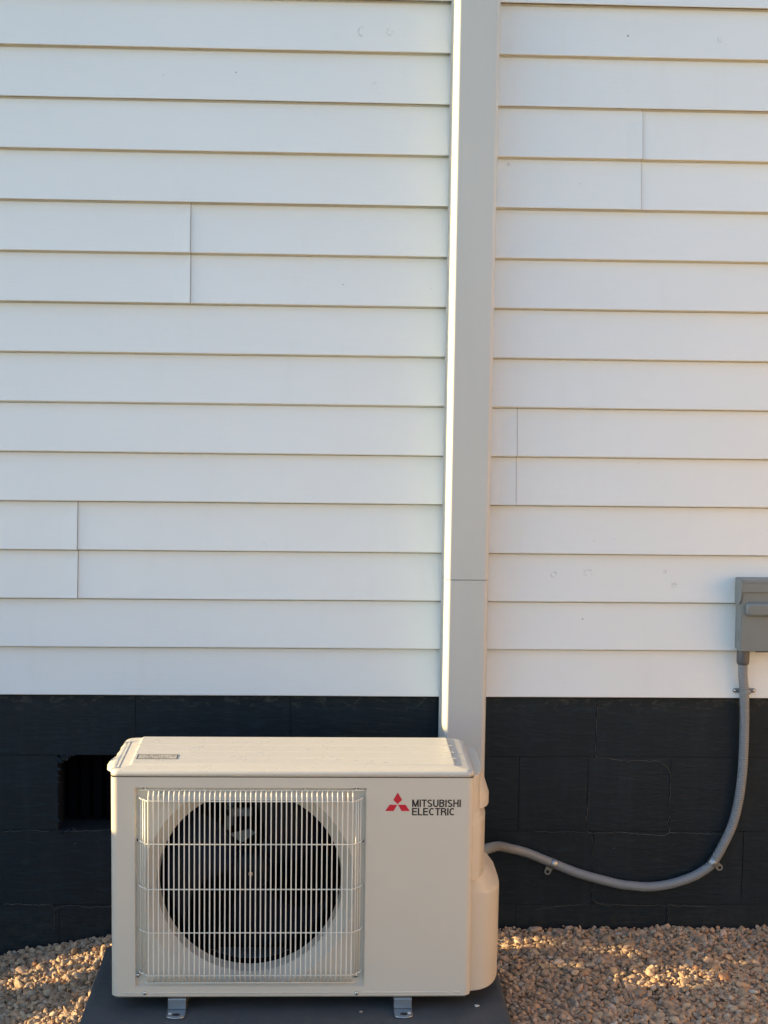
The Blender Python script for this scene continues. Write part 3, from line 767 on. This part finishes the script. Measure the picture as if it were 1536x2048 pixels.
c_, t_ = near(.988, -.449); p_strap('pipe_strap', c_, t_, (.75, 0, -.66), 'shiny one-hole strap on the conduit where it climbs towards the box')
c_, t_ = near(.556, -.451); p_strap('pipe_strap', c_, t_, (-.35, 0, -.94), 'shiny one-hole strap on the conduit just right of the heat pump')

bxo = thing('disconnect_box', (1.09, 0, zz(.136)), 'grey electrical disconnect box with hooded lid at the right edge', 'electrical box')
m = MB(); m.box(1.0245, 1.168, -.0665, -.013, zz(.1345), zz(.316)); o = m.build('enclosure', M_BOX, bxo); bevel(o, .0022, 3)
# side flange of hood: curved lower front edge
m = MB(); pts = [(-.012, .3235), (-.0735, .3235), (-.0755, .3150), (-.0755, .288), (-.0735, .278), (-.068, .268), (-.060, .260), (-.050, .256), (-.012, .256)]
m.loft([[(1.0205, y, zz(z)) for y, z in pts], [(1.0245, y, zz(z)) for y, z in pts]], False); 
m.box(1.0245, 1.172, -.0755, -.012, zz(.3165), zz(.3235)); m.box(1.0245, 1.172, -.0755, -.0710, zz(.292), zz(.3165))
o = m.build('hood', M_BOX, bxo); bevel(o, .0012, 2)
m = MB(); m.box(1.0262, 1.166, -.0700, -.0670, zz(.1365), zz(.2915)); o = m.build('door', M_BOX, bxo); bevel(o, .001, 2)
dd = o
m = MB(); L = []
for dy, ins_ in ((0, 0), (-.006, .0005), (-.0105, .003), (-.0125, .0075)):
    x0_, x1_, z0_, z1_ = 1.034+ins_, 1.160-ins_, zz(.2290)+ins_, zz(.2660)-ins_
    L.append([(x, -.070+dy, z) for x, z, _ in [(p[0], p[1], 0) for p in [(a[0], a[1]) for a in rrect(x0_, x1_, z0_, z1_, .010, 0, 5)]]])
m.loft(L, True, (False, True)); m.build('handle_bulge', M_BOX, dd)
disc(1.0215, zz(.171), -.04, .0, 'knockout', M_BOX, bxo) if False else None
m = MB(); m.loft([[(x, -.042+r*math.cos(2*math.pi*i/24), zz(.172)+r*1.05*math.sin(2*math.pi*i/24)) for i in range(24)] for x, r in ((1.0247,.0125),(1.0232,.0122),(1.0232,.0105),(1.0242,.0100))], False, (False, True))
m.build('knockout', M_BOX, bxo)
m = MB(); m.box(1.066, 1.150, -.0660, -.0640, zz(.1330), zz(.1350)); m.build('latch_gap', M_DARKGAP, bxo)

# ------------------------------------------------------------------ gravel
gv = M('pebbles', (.3,.24,.18), .75, 0, .22)
at = gv.n('ShaderNodeAttribute', attribute_name='tone', attribute_type='INSTANCER')
pal = gv.ramp(at.outputs['Fac'], [(0.0,(.24,.16,.11)),(.16,(.34,.225,.15)),(.32,(.43,.31,.21)),(.46,(.38,.26,.19)),(.60,(.50,.37,.25)),(.70,(.36,.32,.28)),(.80,(.46,.28,.18)),(.88,(.54,.44,.33)),(.95,(.42,.19,.09)),(1.0,(.64,.57,.48))])
gn = gv.n('ShaderNodeTexNoise'); gn.inputs['Scale'].default_value = 160; gn.inputs['Detail'].default_value = 5; gv.l(gv.coord(), gn.inputs['Vector'])
pal = gv.mix(gv.math('MULTIPLY', gn.outputs['Fac'], .55), pal, (.45,.32,.19))
gv.color(pal); gv.rough(gv.math('MULTIPLY_ADD', gn.outputs['Fac'], .3, .6)); gv.bump(gn.outputs['Fac'], .0012, .6)
rs = np.random.RandomState(5)
P = []
def scatter(x0, x1, y0, y1, sp, lift, keep=1.0, rmul=1.0):
    ny = int((y1-y0)/(sp*.87)); nx_ = int((x1-x0)/sp)
    X, Y = np.meshgrid(np.arange(nx_), np.arange(ny))
    X = x0 + (X + (Y % 2)*.5)*sp + rs.normal(0, sp*.24, X.shape); Y = y0 + Y*sp*.87 + rs.normal(0, sp*.24, Y.shape)
    X = X.ravel(); Y = Y.ravel(); k = rs.rand(len(X)) < keep; X = X[k]; Y = Y[k]
    ok = (Y < YF-.004) & ~((X > -.593) & (X < .365) & (Y > -.90) & (Y < -.287))
    for x, y in zip(X[ok], Y[ok]):
        P.append((x, y, gz(x, y) + lift, rmul))
scatter(-1.75, 2.1, -1.35, .003, .0098, -.006)
scatter(-1.75, 2.1, -1.35, .003, .0120, .001, .85)
scatter(-1.75, 2.1, -1.35, .003, .0110, .003, .35, .5)
scatter(-1.75, 2.1, -1.35, .003, .026, .007, .6, 1.15)
for (a, b, c, d) in ((-4.2, -1.75, -2.6, 0), (2.1, 4.9, -2.6, 0), (-1.75, 2.1, -2.6, -1.35)):
    scatter(a, b, c, d, .020, -.004, 1, 1.75)
P = np.array(P); n = len(P)
# pebbles bank up against the wall and slab a little
bank = np.exp(-np.abs(P[:, 1])/.05)*.006*(.5+rs.rand(n)); P[:, 2] += bank
rad = np.clip(rs.lognormal(math.log(.0056), .32, n), .0026, .0125) * P[:, 3]
scl = np.stack([rad*rs.uniform(.85, 1.6, n), rad*rs.uniform(.78, 1.08, n), rad*rs.uniform(.62, .95, n)], 1)
rot = np.stack([rs.normal(0, .45, n), rs.normal(0, .45, n), rs.uniform(0, 6.28, n)], 1)
me = bpy.data.meshes.new('gravel'); me.from_pydata([], [], []); me.vertices.add(n)
me.vertices.foreach_set('co', (P[:, :3] + np.stack([np.zeros(n), np.zeros(n), rs.normal(0, .0026, n)], 1)).astype(np.float32).ravel())
def fattr(nm, typ, arr, key):
    a = me.attributes.new(nm, typ, 'POINT'); a.data.foreach_set(key, arr.astype(np.float32).ravel() if typ != 'INT' else arr.astype(np.int32))
fattr('sc', 'FLOAT_VECTOR', scl, 'vector'); fattr('ro', 'FLOAT_VECTOR', rot, 'vector'); fattr('tone', 'FLOAT', rs.rand(n), 'value'); fattr('kind_id', 'INT', rs.randint(0, 5, n), 'value')
go = bpy.data.objects.new('gravel', me); C.objects.link(go); tag(go, kind='stuff'); go['label'] = 'tan and brown pea gravel spread along the foot of the wall'
go['category'] = 'gravel'
ng = bpy.data.node_groups.new('pebble_scatter', 'GeometryNodeTree')
ng.interface.new_socket('Geometry', in_out='INPUT', socket_type='NodeSocketGeometry'); ng.interface.new_socket('Geometry', in_out='OUTPUT', socket_type='NodeSocketGeometry')
N_ = ng.nodes.new; K = ng.links.new
gi, gO = N_('NodeGroupInput'), N_('NodeGroupOutput')
g2i = N_('GeometryNodeGeometryToInstance')
for v in range(5):
    ico = N_('GeometryNodeMeshIcoSphere'); ico.inputs['Radius'].default_value = 1; ico.inputs['Subdivisions'].default_value = 3 if v % 2 else 2
    sp = N_('GeometryNodeSetPosition'); nz = N_('ShaderNodeTexNoise'); nz.noise_dimensions = '4D'; nz.inputs['W'].default_value = v*3.7; nz.inputs['Scale'].default_value = .85 if v % 2 else 1.1; nz.inputs['Detail'].default_value = 1.5
    sub = N_('ShaderNodeVectorMath'); sub.operation = 'SUBTRACT'; sub.inputs[1].default_value = (.5, .5, .5)
    scn = N_('ShaderNodeVectorMath'); scn.operation = 'SCALE'; scn.inputs['Scale'].default_value = 1.35
    K(nz.outputs['Color'], sub.inputs[0]); K(sub.outputs[0], scn.inputs[0]); K(scn.outputs[0], sp.inputs['Offset']); K(ico.outputs['Mesh'], sp.inputs['Geometry'])
    ss = N_('GeometryNodeSetShadeSmooth'); ss.inputs['Shade Smooth'].default_value = bool(v % 2); K(sp.outputs[0], ss.inputs['Geometry'])
    sm = N_('GeometryNodeSetMaterial'); sm.inputs['Material'].default_value = gv.m; K(ss.outputs[0], sm.inputs['Geometry']); K(sm.outputs[0], g2i.inputs[0])
iop = N_('GeometryNodeInstanceOnPoints'); iop.inputs['Pick Instance'].default_value = True
def na(nm, dt):
    a = N_('GeometryNodeInputNamedAttribute'); a.data_type = dt; a.inputs['Name'].default_value = nm; return a.outputs[0]
m2p = N_('GeometryNodeMeshToPoints'); K(gi.outputs[0], m2p.inputs['Mesh']); K(m2p.outputs[0], iop.inputs['Points'])
K(g2i.outputs[0], iop.inputs['Instance']); K(na('kind_id', 'INT'), iop.inputs['Instance Index']); K(na('sc', 'FLOAT_VECTOR'), iop.inputs['Scale'])
e2r = N_('FunctionNodeEulerToRotation'); K(na('ro', 'FLOAT_VECTOR'), e2r.inputs[0]); K(e2r.outputs[0], iop.inputs['Rotation'])
K(iop.outputs[0], gO.inputs[0])
md = go.modifiers.new('scatter', 'NODES'); md.node_group = ng
me.materials.append(gv.m)

# stray chips on the slab
M_CHIP = M('pale_chip', (.62,.58,.52), .6).m
def chip(x, y, s_, label, mat=M_CHIP, grp=None):
    bm = bmesh.new(); bmesh.ops.create_icosphere(bm, subdivisions=2, radius=s_); m = MB()
    for v in bm.verts: v.co *= 1 + .5*noise.noise(v.co/s_*.9 + Vector((x*77, y*31, 0)))
    m.add([(v.co.x*1.4+x, v.co.y+y, v.co.z*.6+PT+s_*.35) for v in bm.verts], [[v.index for v in f.verts] for f in bm.faces], True); bm.free()
    tag(m.build('stone_chip', mat), label, 'stone chip', grp)
chip(.290, -.672, .0045, 'small white stone chip on the slab at its right edge')
chip(.028, -.700, .0032, 'tiny pale pebble on the slab below the right screw of the heat pump', M('tan_chip', (.34,.28,.21), .7).m)

# ------------------------------------------------------------------ added beyond the frame: sun-screening bush at the left, warm-bouncing boards at the right
leafm = M('screen_leaf', (.06,.085,.03), .55); lf = leafm.mix(leafm.noise(6, 3), (.045,.07,.022), (.085,.11,.04)); leafm.color(lf)
TE, TA = math.tan(SUN_EL)/math.cos(SUN_AL), math.tan(SUN_AL)
def clear(y0, h0):
    """gaps in the foliage, as seen along the sun's rays"""
    edge = .50 if y0 < -.33 else .50 + (y0+.33)/.33*.17
    edge += .035*noise.noise(Vector((y0*9, 0, 0))) 
    if y0 < -.60: edge -= .13
    if y0 < -.74: edge = .60
    if h0 > edge: return True
    # (x, y, halfx, halfy, slope) patches of sun on the gravel
    for X, Y, hx, hy, sl in ((.52,-.115,.085,.042,.10),(.74,-.165,.045,.030,-.9),(.84,-.355,.12,.080,.12),(1.03,-.24,.05,.018,.5),(.385,-.11,.04,.024,0),(.60,-.27,.035,.014,0),(1.08,-.47,.07,.02,.3),
                             (-.79,-.170,.32,.078,.20),(-.70,-.470,.32,.078,.38),(-.90,-.75,.12,.05,.3)):
        hc = X*TE; yc = Y + X*TA; u = (h0-hc)/TE
        dv = y0-yc-sl*u
        wob = 1 + .35*noise.noise(Vector((y0*30, h0*160, 3)))
        if (u/hx)**2 + (dv/hy)**2 < wob: return True
    return False
screen_shrub = thing('screen_shrub', (-2.25, -0.5, 0), 'unseen evergreen bush added left of the house corner, its gaps shaping the sun patches', 'screen_shrub')  # unseen leaf screen, gaps left where sun should reach the scene
lv = MB(); rr_ = random.Random(3); cnt = 0
while cnt < 26000:
    x = -2.25 + rr_.uniform(-.20, .20); y = rr_.uniform(-1.30, .22); z = rr_.uniform(.02, 1.30)
    y0 = y + x*TA; h0 = z + x*TE
    if clear(y0, h0) or clear(y0+.012, h0) or clear(y0-.012, h0) or clear(y0, h0-.011) or (h0 < .45 and clear(y0, h0+.011)): continue
    cnt += 1
    s_ = rr_.uniform(.013, .022); n_ = Vector((rr_.gauss(0, 1)+1.4, rr_.gauss(0, .8), rr_.gauss(0, .8))).normalized()
    u = n_.orthogonal().normalized(); v = n_.cross(u); a = rr_.uniform(0, 6.28); u, v = u*math.cos(a)+v*math.sin(a), v*math.cos(a)-u*math.sin(a)
    c0 = Vector((x, y, z)); bnd = n_*s_*.25
    lv.add([c0-u*s_*1.3, c0-u*s_*.3+v*s_*.62+bnd*.5, c0+u*s_*1.3+bnd, c0-u*s_*.3-v*s_*.62+bnd*.5], [(0,1,2,3)])
lv.build('foliage', leafm.m, screen_shrub)
stm = MB()
for k in range(6):
    y = -1.15 + .24*k; stm.tube([(-2.25, y, -.05), (-2.27, y+.02, .3), (-2.24, y-.02, .62)], lambda i: .016-.005*i, 7)
stm.build('stem', M('bark', (.10,.07,.05), .9).m, screen_shrub)

st_ = M('bounce_board_wood', (.45,.32,.19), .8); st_.color(st_.mix(st_.noise(5, 6, .6, st_.coord((6,6,.6))), (.44,.30,.16), (.60,.43,.26))); st_.bump(st_.noise(30, 4, .6, st_.coord((4,4,.5))), .003)
bounce_fence = thing('bounce_fence', (3.0, -2.4, 0), 'unseen tan wooden boards added at the right to bounce warm sunlight on the house', 'bounce_fence')  # unseen boards added to throw warm bounce light onto the siding
fb = MB().box(0, .022, -.072, .072, -.08, 2.05)
first = None
for k in range(31):
    y = -.12 - .150*k
    if first is None:
        first = fb.build('board', st_.m, None); o = first
    else:
        o = first.copy(); C.objects.link(o)
    o.parent = bounce_fence; o.location = (0, y + 2.4, .012*math.sin(k*2.3))
MB().box(3.022, 3.062, -4.75, -.05, .35, .44).build('rail', st_.m, bounce_fence); MB().box(3.022, 3.062, -4.75, -.05, 1.38, 1.47).build('rail', st_.m, bounce_fence)
for y in (-.10, -2.4, -4.7): MB().box(3.062, 3.15, y-.044, y+.044, -.3, 1.75).build('post', st_.m, bounce_fence)
